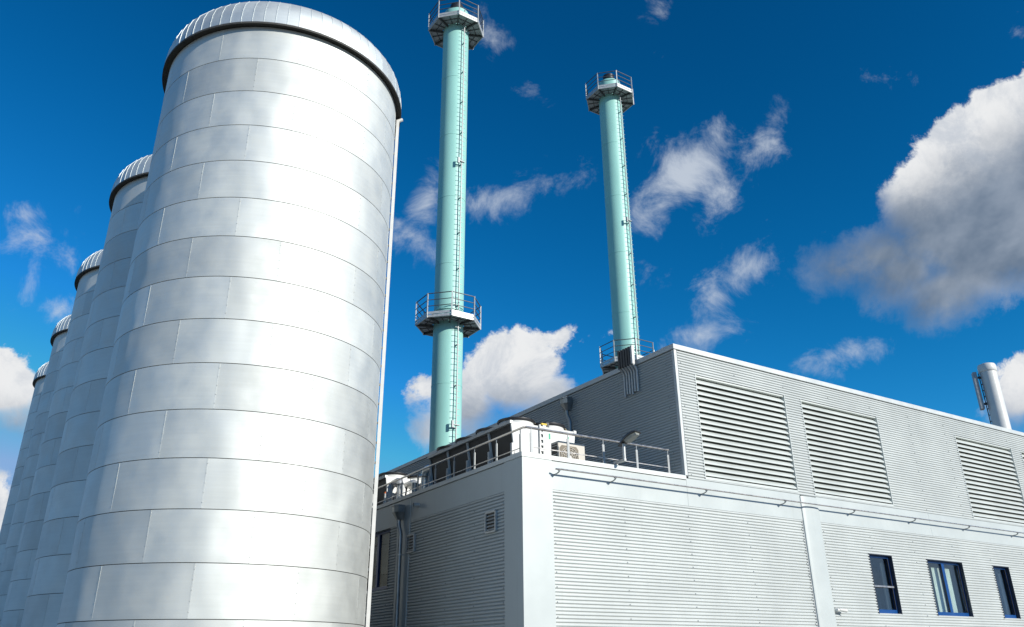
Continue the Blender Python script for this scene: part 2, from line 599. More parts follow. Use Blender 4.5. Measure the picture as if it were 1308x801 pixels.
def screws(face, base, us, z0, z1, holes=()):
    k = int(z0 / P) + 1
    while k * P < z1 - 0.05:
        z = (k + 0.22) * P
        for u in us:
            if any(h[0] - 0.05 < u < h[1] + 0.05 and h[2] - 0.05 < z < h[3] + 0.05 for h in holes):
                continue
            c = Vector((u, base - PD * 1.05, z)) if face == 'R' else Vector((base - PD * 1.05, u, z))
            n = Vector((0, -1, 0)) if face == 'R' else Vector((-1, 0, 0))
            s_ = Vector((1, 0, 0)) if face == 'R' else Vector((0, -1, 0))
            q, e = 0.011, Vector((0, 0, 0.011))
            a4 = [c - s_ * q - e, c + s_ * q - e, c + s_ * q + e, c - s_ * q + e]
            b4 = [p + n * 0.008 for p in a4]
            scr[face].add(a4 + b4, [(4, 5, 6, 7), (0, 1, 5, 4), (1, 2, 6, 5), (2, 3, 7, 6), (3, 0, 4, 7)])
        k += 4


screws('R', 0.0, [0.80, 2.75, 4.75, 6.8, 8.85], 0.3, ZC)
screws('R', 0.0, [9.75 + 2.03 * i for i in range(12)], 0.3, ZC, [w[:4] for w in WIN])
screws('R', 0.0, [4.98 + 1.98 * i for i in range(14)], 5.8, ZT - 0.2, [(a, b, LZ0, LZ1) for a, b in LOU])
screws('L', 0.0, [0.75, 2.0, 3.35, 4.6, 5.36], 0.3, ZC)
screws('L', 0.0, [6.3, 6.75, 8.9, 10.9, 12.9], 0.3, ZC, [LWIN])
screws('L', XU, [0.3 + 1.97 * i for i in range(13)], 5.5, ZT - 0.2)
for f_ in scr:
    tag(scr[f_].build('cladding_screws', M['zincpipe'], fac), kind='stuff')

# body behind the sheets: openings stay open, so the core is built in pieces
core = MB()
core.box(0.40, XU, 0.40, YE, 5.2, ZR)                      # lower roof slab
core.box(XU + 0.05, XE, 0.30, YE, 9.0, 9.1)               # upper roof slab
core.box(0.2, XE, YE, YE + 0.2, 0.0, 9.16)                 # back wall
core.box(XE, XE + 0.02, 0.02, YE, 0.0, 9.16)
core.build('roof_slab', M['gravel'], fac)

# flat panels: fascia above the lower cladding, corner panels
for a, b in ((0.74, 4.78), (4.786, 8.97), (9.64, 14.9), (14.906, 20.4), (20.406, 26.2), (26.206, XE)):
    top = 5.685 if a < 4.7 else 5.735
    m = MB()
    m.box(a, b, -0.036, 0.10, ZC - 0.012, top)
    m.build('fascia_panel', M['smooth'], fac)
for a, b in ((0.68, 5.42), (5.445, 9.4), (9.406, 14.0), (14.006, YE)):
    m = MB()
    m.box(-0.036, 0.10, a, b, ZC - 0.012, 5.685)
    m.build('fascia_panel', M['smooth'], fac)
m = MB()
m.prism([(-0.046, -0.046), (0.74, -0.046), (0.74, 0.02), (0.02, 0.02), (0.02, 0.68), (-0.046, 0.68)], 'z', 0.0, 5.695)
m.build('corner_panel', M['smooth'], fac)
# dark backing strip in the joint under the coping
m = MB()
m.box(0.74, XU, 0.0, 0.1, 5.685, 5.71)
m.box(0.0, 0.1, 0.68, YE, 5.685, 5.71)
m.box(XU + 0.02, XE, 0.0, 0.08, 5.735, 5.75)
m.build('joint_strip', M['gap'], fac)
# parapet coping
m = MB()
m.prism([(-0.060, 5.70), (-0.060, 5.80), (0.36, 5.815), (0.36, 5.70)], 'x', -0.060, 4.775)
m.build('parapet_coping', M['coping'], fac)
ys = [0.36, 3.0, 6.0, 9.0, 12.0, 15.0, 18.0, 21.0, YE]
for a, b in zip(ys, ys[1:]):
    m = MB()
    m.prism([(-0.060, 5.70), (-0.060, 5.80), (0.36, 5.815), (0.36, 5.70)], 'y', a, b - 0.004)
    m.build('parapet_coping', M['coping'], fac)
m = MB()
m.box(0.25, XU, 0.25, 0.32, ZR, 5.70)
m.box(0.25, 0.32, 0.32, YE, ZR, 5.70)
m.build('parapet_wall', M['smooth'], fac)
# upper roof edge coping
xs = [XU - 0.06, 10.0, 15.3, 20.6, 26.0, XE]
for i, (a, b) in enumerate(zip(xs, xs[1:])):
    m = MB()
    m.prism([(-0.06, ZT - 0.135), (-0.06, ZT), (0.4, ZT + 0.015), (0.4, ZT - 0.135)], 'x', a, b - 0.004)
    m.build('roof_coping', M['coping'], fac)
ys = [0.40, 5.0, 10.0, 15.0, 20.0, YE]
for a, b in zip(ys, ys[1:]):
    m = MB()
    m.prism([(XU - 0.06, ZT - 0.135), (XU - 0.06, ZT), (XU + 0.34, ZT + 0.015), (XU + 0.34, ZT - 0.135)], 'y', a, b - 0.004)
    m.build('roof_coping', M['coping'], fac)
m = MB()
m.box(XU + 0.05, XE, 0.0, 0.06, ZT - 0.16, ZT - 0.13)
m.box(XU, XU + 0.06, 0.1, YE, ZT - 0.16, ZT - 0.13)
m.build('joint_strip', M['gap'], fac)
# corner trim of the upper storey
m = MB()
m.box(XU - 0.03, XU + 0.055, -0.035, 0.06, 5.815, ZT - 0.15)
m.build('corner_trim', M['coping'], fac)
m = MB()
m.box(XU + 0.055, XU + 0.13, -0.006, 0.04, 5.76, ZT - 0.15)
m.build('corner_trim', M['zincpipe'], fac)

# louvred openings
NS = 17
pitch = (LZ1 - 0.10 - LZ0 - 0.06) / NS
for a, b in LOU:
    lv = MB()
    lv.box(a - 0.02, a, -0.034, 0.16, LZ0, LZ1)
    lv.box(b, b + 0.02, -0.034, 0.16, LZ0, LZ1)
    lv.box(a, b, -0.006, 0.16, LZ1 - 0.05, LZ1 - 0.002)
    lv.prism([(-0.03, LZ0 + 0.05), (0.16, LZ0 + 0.10), (0.16, LZ0 - 0.015), (-0.03, LZ0 - 0.015)], 'x', a, b)
    lo = lv.build('louvre', M['slat'], fac)
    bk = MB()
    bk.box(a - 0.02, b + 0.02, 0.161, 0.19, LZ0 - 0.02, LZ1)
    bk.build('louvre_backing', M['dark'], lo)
    sm = MB()
    t = 0.010
    sm.prism([(0.002, -0.012), (0.002, 0.024), (0.014, 0.036), (0.105, 0.130), (0.105, 0.130 + t), (0.008, 0.038 + t), (-0.010, 0.026), (-0.010, -0.012)], 'x', a + 0.003, b - 0.003)
    sme = sm.mesh('louvre_slat', M['slat'])
    for i in range(NS):
        link('louvre_slat', sme, lo, (0, 0, LZ0 + 0.10 + i * pitch))

# pilaster cover between the two lower bays
m = MB()
pts = [(8.94, 0.02)]
for i in range(13):
    t = math.pi * i / 12
    pts.append((9.31 - 0.36 * math.cos(t), -0.03 - 0.075 * math.sin(t) ** 0.7))
pts.append((9.68, 0.02))
m.prism(list(reversed(pts)), 'z', 0.0, 5.70)
m.build('pilaster', M['smooth'], fac, smooth=True)
m = MB()
m.box(8.925, 8.945, -0.035, 0.02, 0.0, 5.69)
m.build('pilaster_edge', M['galv'], fac)


def window(x0, x1, z0, z1, kind):
    dpt = 0.105
    fr = MB()
    w = 0.060
    fr.box(x0, x1, dpt - 0.03, dpt + 0.04, z0, z0 + 0.105)
    fr.box(x0, x1, dpt - 0.03, dpt + 0.04, z1 - w, z1)
    fr.box(x0, x0 + w, dpt - 0.03, dpt + 0.04, z0 + 0.105, z1 - w)
    fr.box(x1 - w, x1, dpt - 0.03, dpt + 0.04, z0 + 0.105, z1 - w)
    xm = (x0 + x1) / 2
    if kind == 'two':
        fr.box(xm - 0.070, xm + 0.070, dpt - 0.04, dpt + 0.04, z0 + 0.105, z1 - w)
    wn = fr.build('window', M['blue'], fac)
    rv = MB()
    rv.box(x0 - 0.018, x0, -0.035, dpt + 0.05, z0 - 0.02, z1 + 0.018)
    rv.box(x1, x1 + 0.018, -0.035, dpt + 0.05, z0 - 0.02, z1 + 0.018)
    rv.box(x0, x1, -0.035, dpt + 0.05, z1, z1 + 0.018)
    rv.build('window_reveal', M['navy'], wn)
    sl = MB()
    sl.prism([(-0.035, z0 - 0.02), (-0.035, z0 - 0.008), (dpt - 0.03, z0 + 0.006), (dpt - 0.03, z0 - 0.02)], 'x', x0, x1)
    sl.build('window_sill', M['coping'], wn)
    bays = ((x0 + w, xm - 0.070), (xm + 0.070, x1 - w)) if kind == 'two' else ((x0 + w, x1 - w),)
    for a, b in bays:
        gp = MB()
        gp.box(a, b, dpt, dpt + 0.012, z0 + 0.105, z1 - w)
        gp.build('window_pane', M['glass'], wn)
        for xg in (a, b):
            gk = MB()
            gk.box(xg - 0.010, xg + 0.010, dpt - 0.034, dpt - 0.001, z0 + 0.105, z1 - w)
            gk.build('window_gasket', M['black'], wn)
    rm = MB()
    rx0, rx1 = x0 - 0.5, x1 + 0.5
    rm.add([(rx0, dpt + 0.06, 2.0), (rx1, dpt + 0.06, 2.0), (rx1, 3.0, 2.0), (rx0, 3.0, 2.0),
            (rx0, dpt + 0.06, 4.7), (rx1, dpt + 0.06, 4.7), (rx1, 3.0, 4.7), (rx0, 3.0, 4.7)],
           [(0, 1, 2, 3), (7, 6, 5, 4), (2, 6, 7, 3), (0, 3, 7, 4), (1, 5, 6, 2)])
    rm.build('room_interior', M['room' if kind == 'two' else 'roomdark'], wn)
    cu_ = MB()
    if kind == 'two':
        spans = ((x0 - 0.02, x0 + 0.50, 6), (x0 + 0.60, x0 + 1.00, 5), (x0 + 1.10, x0 + 1.55, 6))
    else:
        spans = ((x1 - 0.16, x1 + 0.04, 4),)
    for (a, b, n) in spans:
        vs, fs = [], []
        for i in range(2 * n + 1):
            x = a + (b - a) * i / (2 * n)
            y = dpt + 0.16 + (0.05 if i % 2 else 0.0)
            vs += [(x, y, z0 - 0.1), (x, y, z1 - 0.16)]
        fs = [(2 * i, 2 * i + 2, 2 * i + 3, 2 * i + 1) for i in range(2 * n)]
        cu_.add(vs, fs)
    cu_.build('vertical_blind', M['curtain' if kind == 'two' else 'room'], wn)
    if kind == 'bar':
        br = MB()
        zb = z0 + 0.71
        br.box(x0 - 0.01, x1 - 0.06, 0.020, 0.055, zb - 0.02, zb + 0.025)
        br.build('guard_bar', M['stainless'], wn)
    return wn


for w_ in WIN:
    window(*w_)

# window on the left face, partly behind the nearest silo
y0, y1, z0, z1 = LWIN
fr = MB()
fr.box(0.10, 0.17, y0, y1, z0, z0 + 0.10)
fr.box(0.10, 0.17, y0, y1, z1 - 0.07, z1)
fr.box(0.10, 0.17, y0, y0 + 0.06, z0 + 0.10, z1 - 0.07)
fr.box(0.10, 0.17, y1 - 0.06, y1, z0 + 0.10, z1 - 0.07)
fr.box(0.09, 0.17, y0 + 0.96, y0 + 1.08, z0 + 0.10, z1 - 0.07)
wl = fr.build('window', M['blue'], fac)
wl['label'] = 'dark blue framed window on the shaded side'
rv = MB()
rv.box(-0.035, 0.18, y0 - 0.018, y0, z0 - 0.02, z1 + 0.018)
rv.box(-0.035, 0.18, y1, y1 + 0.018, z0 - 0.02, z1 + 0.018)
rv.box(-0.035, 0.18, y0, y1, z1, z1 + 0.018)
rv.build('window_reveal', M['navy'], wl)
for a, b in ((y0 + 0.06, y0 + 0.96), (y0 + 1.08, y1 - 0.06)):
    gp = MB()
    gp.box(0.13, 0.142, a, b, z0 + 0.10, z1 - 0.07)
    gp.build('window_pane', M['glass_clear'], wl)
rm = MB()
rm.add([(0.19, y0 - 0.5, 2.0), (0.19, y1 + 0.5, 2.0), (3, y1 + 0.5, 2.0), (3, y0 - 0.5, 2.0),
        (0.19, y0 - 0.5, 5.15), (0.19, y1 + 0.5, 5.15), (3, y1 + 0.5, 5.15), (3, y0 - 0.5, 5.15)],
       [(0, 3, 2, 1), (4, 5, 6, 7), (2, 3, 7, 6), (1, 2, 6, 5), (3, 0, 4, 7)])
rm.build('room_interior', M['roomdark'], wl)

# flat strip with the downpipe, hopper, stub, vents on the left face
m = MB()
m.box(-0.035, 0.02, 5.445, 6.22, 0.0, ZC - 0.012)
m.build('flat_strip', M['smooth'], fac)
m = MB()
m.box(-0.046, -0.001, 5.42, 5.445, 0.0, 5.69)
m.build('joint_trim', M['coping'], fac)


def downpipe(cx, yc, ztop, zbot, axis_x, kick):
    """hopper head with a swan-necked pipe, standing off a face that looks to -X"""
    hw, hb = 0.19, 0.09
    xo = axis_x - 0.02
    m = MB()
    poly = lambda w, d: [(xo - 0.02, yc - w), (xo - d * 0.75, yc - w), (xo - d, yc - w * 0.45), (xo - d, yc + w * 0.45), (xo - d * 0.75, yc + w), (xo - 0.02, yc + w)]
    zs = [(ztop, hw * 1.06, 0.30), (ztop - 0.035, hw * 1.06, 0.30), (ztop - 0.04, hw, 0.28), (ztop - 0.19, hw * 0.97, 0.27), (ztop - 0.38, hb, 0.15)]
    vs = []
    for (z, w, d) in zs:
        vs += [(x, y, z) for (x, y) in poly(w, d)]
    fs = []
    for i in range(len(zs) - 1):
        for j in range(6):
            k = (j + 1) % 6
            fs.append((i * 6 + j, i * 6 + k, (i + 1) * 6 + k, (i + 1) * 6 + j))
    fs.append(tuple(range(6)))
    fs.append(tuple(reversed(range((len(zs) - 1) * 6, len(zs) * 6))))
    m.add(vs, fs)
    hp = m.build('rain_hopper', M['zincpipe'], fac)
    px = xo - 0.09
    m = MB()
    m.tube([(px, yc, ztop - 0.36), (px, yc, ztop - 0.50), (px, yc - 0.02 * kick, ztop - 0.55), (px, yc - 0.12 * kick, ztop - 0.72), (px, yc - 0.14 * kick, ztop - 0.78), (px, yc - 0.14 * kick, zbot)], 0.058, 12)
    pp = m.build('downpipe', M['zincpipe'], fac, smooth=True)
    z = ztop - 1.3
    while z > zbot + 0.2:
        m = MB()
        m.tube([(px, yc - 0.14 * kick, z - 0.02), (px, yc - 0.14 * kick, z + 0.02)], 0.068, 12)
        m.box(px, axis_x, yc - 0.14 * kick - 0.01, yc - 0.14 * kick + 0.01, z - 0.015, z + 0.015)
        m.build('pipe_clamp', M['galv'], pp)
        z -= 1.9


downpipe(0, 5.90, 5.535, 0.05, -0.032, 1.0)
downpipe(0, 4.60, 9.00, ZR, XU - PD, 1.0)
m = MB()
m.tube([(0.05, 4.91, 5.41), (-0.20, 4.91, 5.40)], 0.056, 14, caps=False)
m.tube([(-0.20, 4.91, 5.40), (0.0, 4.91, 5.408)], 0.047, 14, caps=False)
m.build('overflow_spout', M['galv'], fac, smooth=True)
for yc, zc in ((1.245, 4.475), (5.31, 4.475)):
    m = MB()
    w2, h2 = 0.215, 0.215
    for a in (-1, 1):
        m.box(-0.075, -0.02, yc + a * w2 - 0.02, yc + a * w2 + 0.02, zc - h2, zc + h2)
        m.box(-0.075, -0.02, yc - w2 + 0.02, yc + w2 - 0.02, zc + a * h2 - 0.02, zc + a * h2 + 0.02)
    vg = m.build('vent_grille', M['galv'], fac)
    b = MB()
    b.box(-0.037, -0.033, yc - w2, yc + w2, zc - h2, zc + h2)
    b.build('vent_backing', M['black'], vg)
    s = MB()
    s.prism([(-0.066, 0.0), (-0.035, 0.040), (-0.035, 0.048), (-0.072, 0.006)], 'y', yc - w2 + 0.02, yc + w2 - 0.02)
    sme = s.mesh('vent_slat', M['galv'])
    for i in range(5):
        link('vent_slat', sme, vg, (0, 0, zc - h2 + 0.03 + i * 0.075))

# six cable ducts over the edge of the upper roof
for i in range(6):
    yc = 1.40 + i * 0.108
    m = MB()
    xo = XU - PD - 0.05
    m.tube([(xo, yc, 8.36 + 0.03 * math.sin(i * 2.1)), (xo, yc, 8.98), (xo - 0.05, yc, 9.06), (xo - 0.13, yc, 9.14), (xo - 0.13, yc, 9.24)], 0.034, 8)
    cd = m.build('cable_conduit', M['galv'], fac, smooth=True)
    d = MB()
    d.box(xo - 0.17, xo - 0.085, yc - 0.038, yc + 0.038, 9.13, 9.66)
    d.build('duct_cover', M['housing' if i else 'galv'], cd)

# handrail round the lower roof
HR, MR = 6.455, 6.01
m = MB()
m.tube([(0.24, 0.24 + 0.06, HR), (0.27, 0.24, HR), (4.52, 0.22, HR)], 0.026, 8)
m.build('handrail', M['stainless'], fac, smooth=True)
m = MB()
m.tube([(0.24, 0.26, HR), (0.22, 0.32, HR), (0.22, YE, HR)], 0.026, 8)
m.build('handrail', M['stainless'], fac, smooth=True)
m = MB()
m.tube([(0.45, 0.22, MR), (4.5, 0.22, MR)], 0.012, 6)
m.build('mid_rail', M['stainless'], fac, smooth=True)
m = MB()
m.tube([(0.22, 0.40, MR), (0.22, YE, MR)], 0.012, 6)
m.build('mid_rail', M['stainless'], fac, smooth=True)
pm = MB()
pm.box(-0.03, 0.03, -0.012, 0.012, 5.80, 6.33)
pm.tube([(0, 0, 6.32), (0, 0, 6.44)], 0.011, 6)
pme = pm.mesh('rail_post', M['post'])
for x in (0.38, 1.40, 2.43, 3.46, 4.48):
    link('rail_post', pme, fac, (x, 0.22, 0))
yy = 0.42
while yy < YE:
    link('rail_post', pme, fac, (0.22, yy, 0), R(90))
    yy += 1.03

# pipe rail on brackets along the front under the coping
m = MB()
m.tube([(0.72, -0.20, 5.475), (0.80, -0.235, 5.475), (XE, -0.235, 5.475)], 0.020, 8)
gr = m.build('front_rail', M['stainless'], fac, smooth=True)
bm_ = MB()
bm_.tube([(0, 0.0, -0.09), (0, -0.13, -0.08), (0, -0.205, -0.055), (0, -0.215, -0.02)], 0.015, 6)
bm_.box(-0.03, 0.03, -0.012, 0.0, -0.14, -0.05)
bm_.box(-0.035, 0.035, -0.235, -0.20, -0.034, -0.022)
bme = bm_.mesh('rail_bracket', M['zincpipe'])
bx = [0.80, 2.37] + [5.24 + 2.868 * i for i in range(11)]
for x in bx:
    if x < XE:
        link('rail_bracket', bme, gr, (x, -0.02 if abs(x - 9.3) > 0.4 else -0.12, 5.475))

# ------------------------------------------------------------------ silos
SR, SC = 3.145, (4.754, 19.427)
ZE = 16.36
NSH = 10
ang = 360.0 / NSH


def sheet_mesh(h):
    """one cladding sheet round +X, bottom edge at 0, edges folded in"""
    m = MB()
    n = 12
    gap = R(0.05)
    vs, fs = [], []
    a0, a1 = -R(ang / 2) + gap, R(ang / 2) - gap
    rows = [(SR - 0.02, 0.002), (SR + 0.003, 0.002), (SR + 0.001, h * 0.5), (SR, h - 0.013), (SR - 0.022, h - 0.013)]
    for i in range(n + 1):
        a = a0 + (a1 - a0) * i / n
        for (r, z) in rows:
            vs.append((r * math.cos(a), r * math.sin(a), z))
    k = len(rows)
    for i in range(n):
        for q in range(k - 1):
            fs.append((i * k + q, (i + 1) * k + q, (i + 1) * k + q + 1, i * k + q + 1))
    # folded seam strip along one vertical edge, laid over the neighbour
    m.add(vs, fs)
    s0, s1 = a1 - R(0.12), a1 + R(0.34)
    b = []
    for a in (s0, s1):
        for (r, z) in ((SR - 0.004, 0.01), (SR + 0.0035, 0.01), (SR + 0.0035, h - 0.02), (SR - 0.004, h - 0.02)):
            b.append((r * math.cos(a), r * math.sin(a), z))
    m.add(b, [(1, 5, 6, 2), (0, 1, 2, 3), (4, 7, 6, 5), (0, 4, 5, 1), (2, 6, 7, 3)])
    return m.mesh('cladding_sheet', M['silo'], smooth=True)


sheet_me = sheet_mesh(1.0)
ribp = MB()
RP = [(SR + 0.145, 0.0), (SR + 0.145, 0.16), (SR + 0.12, 0.42), (SR + 0.04, 0.70), (SR - 0.13, 0.95), (SR - 0.40, 1.13), (SR - 0.82, 1.27), (1.2, 1.50), (0.35, 1.66)]
NP = 72
ha = R(180.0 / NP)
vs, fs = [], []
for (r, z) in RP:
    for t in (-ha, 0.0, ha):
        vs.append((r * math.cos(t), r * math.sin(t), z))
for i in range(len(RP) - 1):
    for j in range(2):
        fs.append((3 * i + j, 3 * i + j + 1, 3 * i + 4 + j, 3 * i + 3 + j))
ribp.add(vs, fs)
# the upstanding seam on one edge
vs, fs = [], []
for (r, z) in RP:
    w = min(0.005, r * 0.005)
    t1 = ha
    for (o, k) in ((0.0, -w), (0.010, -w), (0.010, w), (0.0, w)):
        q = r + o
        vs.append((q * math.cos(t1) - k * math.sin(t1), q * math.sin(t1) + k * math.cos(t1), z + o * 0.3))
for i in range(len(RP) - 1):
    for j in range(3):
        fs.append((4 * i + j, 4 * i + j + 1, 4 * i + 5 + j, 4 * i + 4 + j))
fs.append((0, 3, 2, 1))
ribp.add(vs, fs)
roof_me = ribp.mesh('roof_panel', M['zinc'], smooth=True)
inner = MB()
inner.lathe([(SR - 0.014, 0.0), (SR - 0.014, ZE + 0.05)], 96)
inner_me = inner.mesh('shell', M['joint'], smooth=True)
sof = MB()
sof.lathe([(SR - 0.03, 0.03), (SR + 0.12, 0.0), (SR + 0.152, -0.018), (SR + 0.160, -0.018), (SR + 0.160, 0.04), (SR + 0.13, 0.04)], 96)
sof_me = sof.mesh('eave_ring', M['soffit'], smooth=True)
fin = MB()
fin.lathe([(0.36, 1.64), (0.36, 1.76), (0.0, 1.80)], 24)
fin_me = fin.mesh('roof_cap', M['zinc'], smooth=True)
base = MB()
base.lathe([(SR + 0.25, 0.0), (SR + 0.25, 0.32), (SR + 0.02, 0.34)], 64)
base_me = base.mesh('foundation', M['yard'], smooth=True)
Z0 = 0.376
courses = 16


def rivet_mesh():
    m = MB()
    for i in range(courses):
        for k in range(NSH):
            a = R(phase(i) + ang * (k + 0.5) + 0.15)
            for t in range(5):
                z = Z0 + i + 0.12 + 0.19 * t
                c = Vector((math.cos(a), math.sin(a), 0)) * (SR + 0.008) + Vector((0, 0, z))
                s = Vector((-math.sin(a), math.cos(a), 0)) * 0.011
                u = Vector((0, 0, 0.011))
                n = Vector((math.cos(a), math.sin(a), 0)) * 0.008
                m.add([c - s, c - u, c + s, c + u, c + n], [(0, 1, 4), (1, 2, 4), (2, 3, 4), (3, 0, 4)])
    return m.mesh('rivets', M['rivet'])


def phase(i):
    return 263.4 - ang / 2 + (ang / 2) * ((i - 3) % 2) - 0.35 * (i - 3)


rivet_me = rivet_mesh()
labels = ['largest nearest silver riveted silo with a white riser up its right edge',
          'second silver silo, directly behind the nearest, ribbed cap peeping out',
          'third silver silo in the row with its cap beside the shaft of the second',
          'fourth silver silo in the row with its small cap against a wisp of cloud',
          'fifth, farthest silver silo, smallest cap before a white cloud at left']
for si in range(5):
    c = (SC[0] - 0.235 * si, SC[1] + 7.95 * si, 0)
    s = thing('storage_silo', labels[si], 'silo', c, 'storage silos standing in a row')
    link('shell', inner_me, s)
    link('foundation', base_me, s)
    for i in range(courses):
        for k in range(NSH):
            a = R(phase(i) + ang * k)
            link('cladding_sheet', sheet_me, s, (0, 0, Z0 + i), a)
    tag(link('rivets', rivet_me, s), kind='stuff')
    link('eave_ring', sof_me, s, (0, 0, ZE))
    for k in range(NP):
        link('roof_panel', roof_me, s, (0, 0, ZE + 0.03), R(360.0 * k / NP))
    link('roof_cap', fin_me, s, (0, 0, ZE + 0.03))
    if si == 0:
        a = R(338.0)
        n = Vector((math.cos(a), math.sin(a), 0))
        t = Vector((-math.sin(a), math.cos(a), 0))
        m = MB()
        p = n * (SR + 0.07)
        m.beam(p + Vector((0, 0, 0.1)), p + Vector((0, 0, ZE - 0.10)), 0.09, 0.085, up=n)
        rs = m.build('riser_channel', M['white_riser'], s)
        z = 0.6
        bq = MB()
        bq.beam(n * (SR - 0.005), n * (SR + 0.05), 0.05, 0.05)
        bqm = bq.mesh('riser_bracket', M['post'])
        while z < ZE - 0.2:
            link('riser_bracket', bqm, rs, (0, 0, z))
            z += 0.5
        m = MB()
        m.tube([tuple(p + t * 0.0 + Vector((0, 0, ZE - 0.12))), tuple(n * (SR + 0.20) + Vector((0, 0, ZE - 0.05)))], 0.05, 8)
        m.build('riser_cap', M['white_riser'], rs)

# ------------------------------------------------------------------ turquoise chimneys
CR = 0.755
FL1, FL2 = 17.30, 36.36
chim = thing('factory_chimney', 'tall turquoise chimney nearest the silos with its mid platform high above the roof', 'chimney', (17.62, 33.5, 9.16), 'turquoise chimneys with ringed platforms')


def zc(z):
    return z - 9.16


m = MB()
m.lathe([(CR, 0.0), (CR, zc(FL2) + 1.26), (CR - 0.05, zc(FL2) + 1.30), (0.36, zc(FL2) + 1.31)], 64)
m.build('shaft', M['teal'], chim, smooth=True)
for z in (zc(FL1) + 0.62, zc(14.0), zc(20.5), zc(24.5), zc(28.5), zc(32.5)):
    big = abs(z - zc(FL1) - 0.62) < 0.01
    m = MB()
    e = 0.05 if big else 0.010
    m.lathe([(CR - 0.01, -0.02), (CR + e, -0.02), (CR + e, 0.03), (CR - 0.01, 0.03)], 48, (0, 0, z))
    m.build('shaft_flange', M['teal'], chim, smooth=True)
m = MB()
z = zc(FL2)
m.lathe([(0.34, z + 1.25), (0.34, z + 1.62), (0.39, z + 1.64), (0.39, z + 1.98), (0.31, z + 2.02), (0.31, z + 1.4)], 32)
m.build('flue_tip', M['flue'], chim, smooth=True)
PRR = 1.63
VA = [R(22.5 + 45 * k) for k in range(8)]


def V8(k, r, z):
    return Vector((r * math.cos(VA[k % 8]), r * math.sin(VA[k % 8]), z))


def platform(zf, brackets):
    z = zc(zf)
    m = MB()
    vs, fs = [], []
    for k in range(8):
        vs += [V8(k, CR + 0.06, z), V8(k, PRR - 0.02, z), V8(k, CR + 0.06, z - 0.035), V8(k, PRR - 0.02, z - 0.035)]
    for k in range(8):
        j = (k + 1) % 8
        fs += [(4 * k, 4 * k + 1, 4 * j + 1, 4 * j), (4 * k + 2, 4 * j + 2, 4 * j + 3, 4 * k + 3)]
    m.add(vs, fs)
    pf = m.build('platform', M['grate'], chim)
    gb = MB()
    for k in range(8):
        a, b = V8(k, PRR - 0.05, z - 0.045), V8(k + 1, PRR - 0.05, z - 0.045)
        c_, d_ = V8(k, CR + 0.08, z - 0.045), V8(k + 1, CR + 0.08, z - 0.045)
        gb.beam(c_.lerp(d_, 0.5), a.lerp(b, 0.5), 0.03, 0.06)
        for t in (0.5,):
            gb.beam(c_.lerp(a, t), d_.lerp(b, t), 0.025, 0.05)
    tag(gb.build('grating_bars', M['darksteel'], pf), kind='stuff')
    for k in range(8):
        a, b = V8(k, PRR, 0), V8(k + 1, PRR, 0)
        up = Vector((0, 0, 1))
        t = MB()
        t.beam(a + up * (z + 0.105), b + up * (z + 0.105), 0.018, 0.13)
        t.build('toe_board', M['galv'], pf)
        t = MB()
        t.beam(a * 0.99 + up * (z - 0.06), b * 0.99 + up * (z - 0.06), 0.05, 0.13)
        t.build('edge_channel', M['galv'], pf)
        t = MB()
        t.beam(V8(k, CR - 0.01, z - 0.11), V8(k, PRR - 0.03, z - 0.09), 0.07, 0.13)
        t.build('support_beam', M['darksteel'], pf)
        t = MB()
        t.beam(a * 1.012 + up * (z - 0.14), a * 1.012 + up * (z + 1.17), 0.055, 0.055, up=a.normalized())
        t.build('post', M['galv'], pf)
        for h, rr in ((1.15, 0.027), (0.80, 0.022), (0.47, 0.022)):
            t = MB()
            t.tube([a * 1.005 + up * (z + h), b * 1.005 + up * (z + h)], rr, 6)
            t.build('rail', M['darksteel'], pf, smooth=True)  # shadow side of the rails painted in with the dark colour
        if brackets:
            t = MB()
            t.beam(V8(k, CR - 0.01, z - 0.62), V8(k, PRR - 0.35, z - 0.13), 0.06, 0.06)
            t.build('brace', M['darksteel'], pf)
    return pf


platform(FL1, False)
platform(FL2, False)
LA = R(273.0)
ln_ = Vector((math.cos(LA), math.sin(LA), 0))
lt = Vector((-math.sin(LA), math.cos(LA), 0))
p = ln_ * (CR + 0.20)
m = MB()
m.beam(p + Vector((0, 0, 0.0)), p + Vector((0, 0, zc(FL2) + 1.0)), 0.045, 0.05, up=ln_)
lad = m.build('ladder', M['post'], chim)
m = MB()
z = 0.2
while z < zc(FL2) + 0.1:
    m.beam(p - lt * 0.17 + Vector((0, 0, z)), p + lt * 0.17 + Vector((0, 0, z)), 0.020, 0.020)
    z += 0.30
tag(m.build('rungs', M['post'], lad), kind='stuff')
m = MB()
z = 0.5
while z < zc(FL2):
    m.beam(ln_ * (CR - 0.01) + Vector((0, 0, z)), p + Vector((0, 0, z)), 0.05, 0.05)
    z += 2.1
tag(m.build('standoffs', M['post'], lad), kind='stuff')
for z in (zc(11.9), zc(26.6)):
    m = MB()
    q = ln_ * (CR + 0.24) - lt * 0.22
    c = q + Vector((0, 0, z))
    m.beam(c - Vector((0, 0, 0.17)), c + Vector((0, 0, 0.17)), 0.10, 0.10, up=ln_)
    m.beam(c + Vector((0, 0, -0.02)), c + lt * 0.36 + Vector((0, 0, -0.02)), 0.12, 0.04)
    m.build('rest_step', M['post'], lad)
index_kids()
ch2 = copy_tree(chim)
ch2.location = (29.52, 33.62, 9.16)
ch2['label'] = 'turquoise chimney further right whose lower platform sits just over the roof edge'

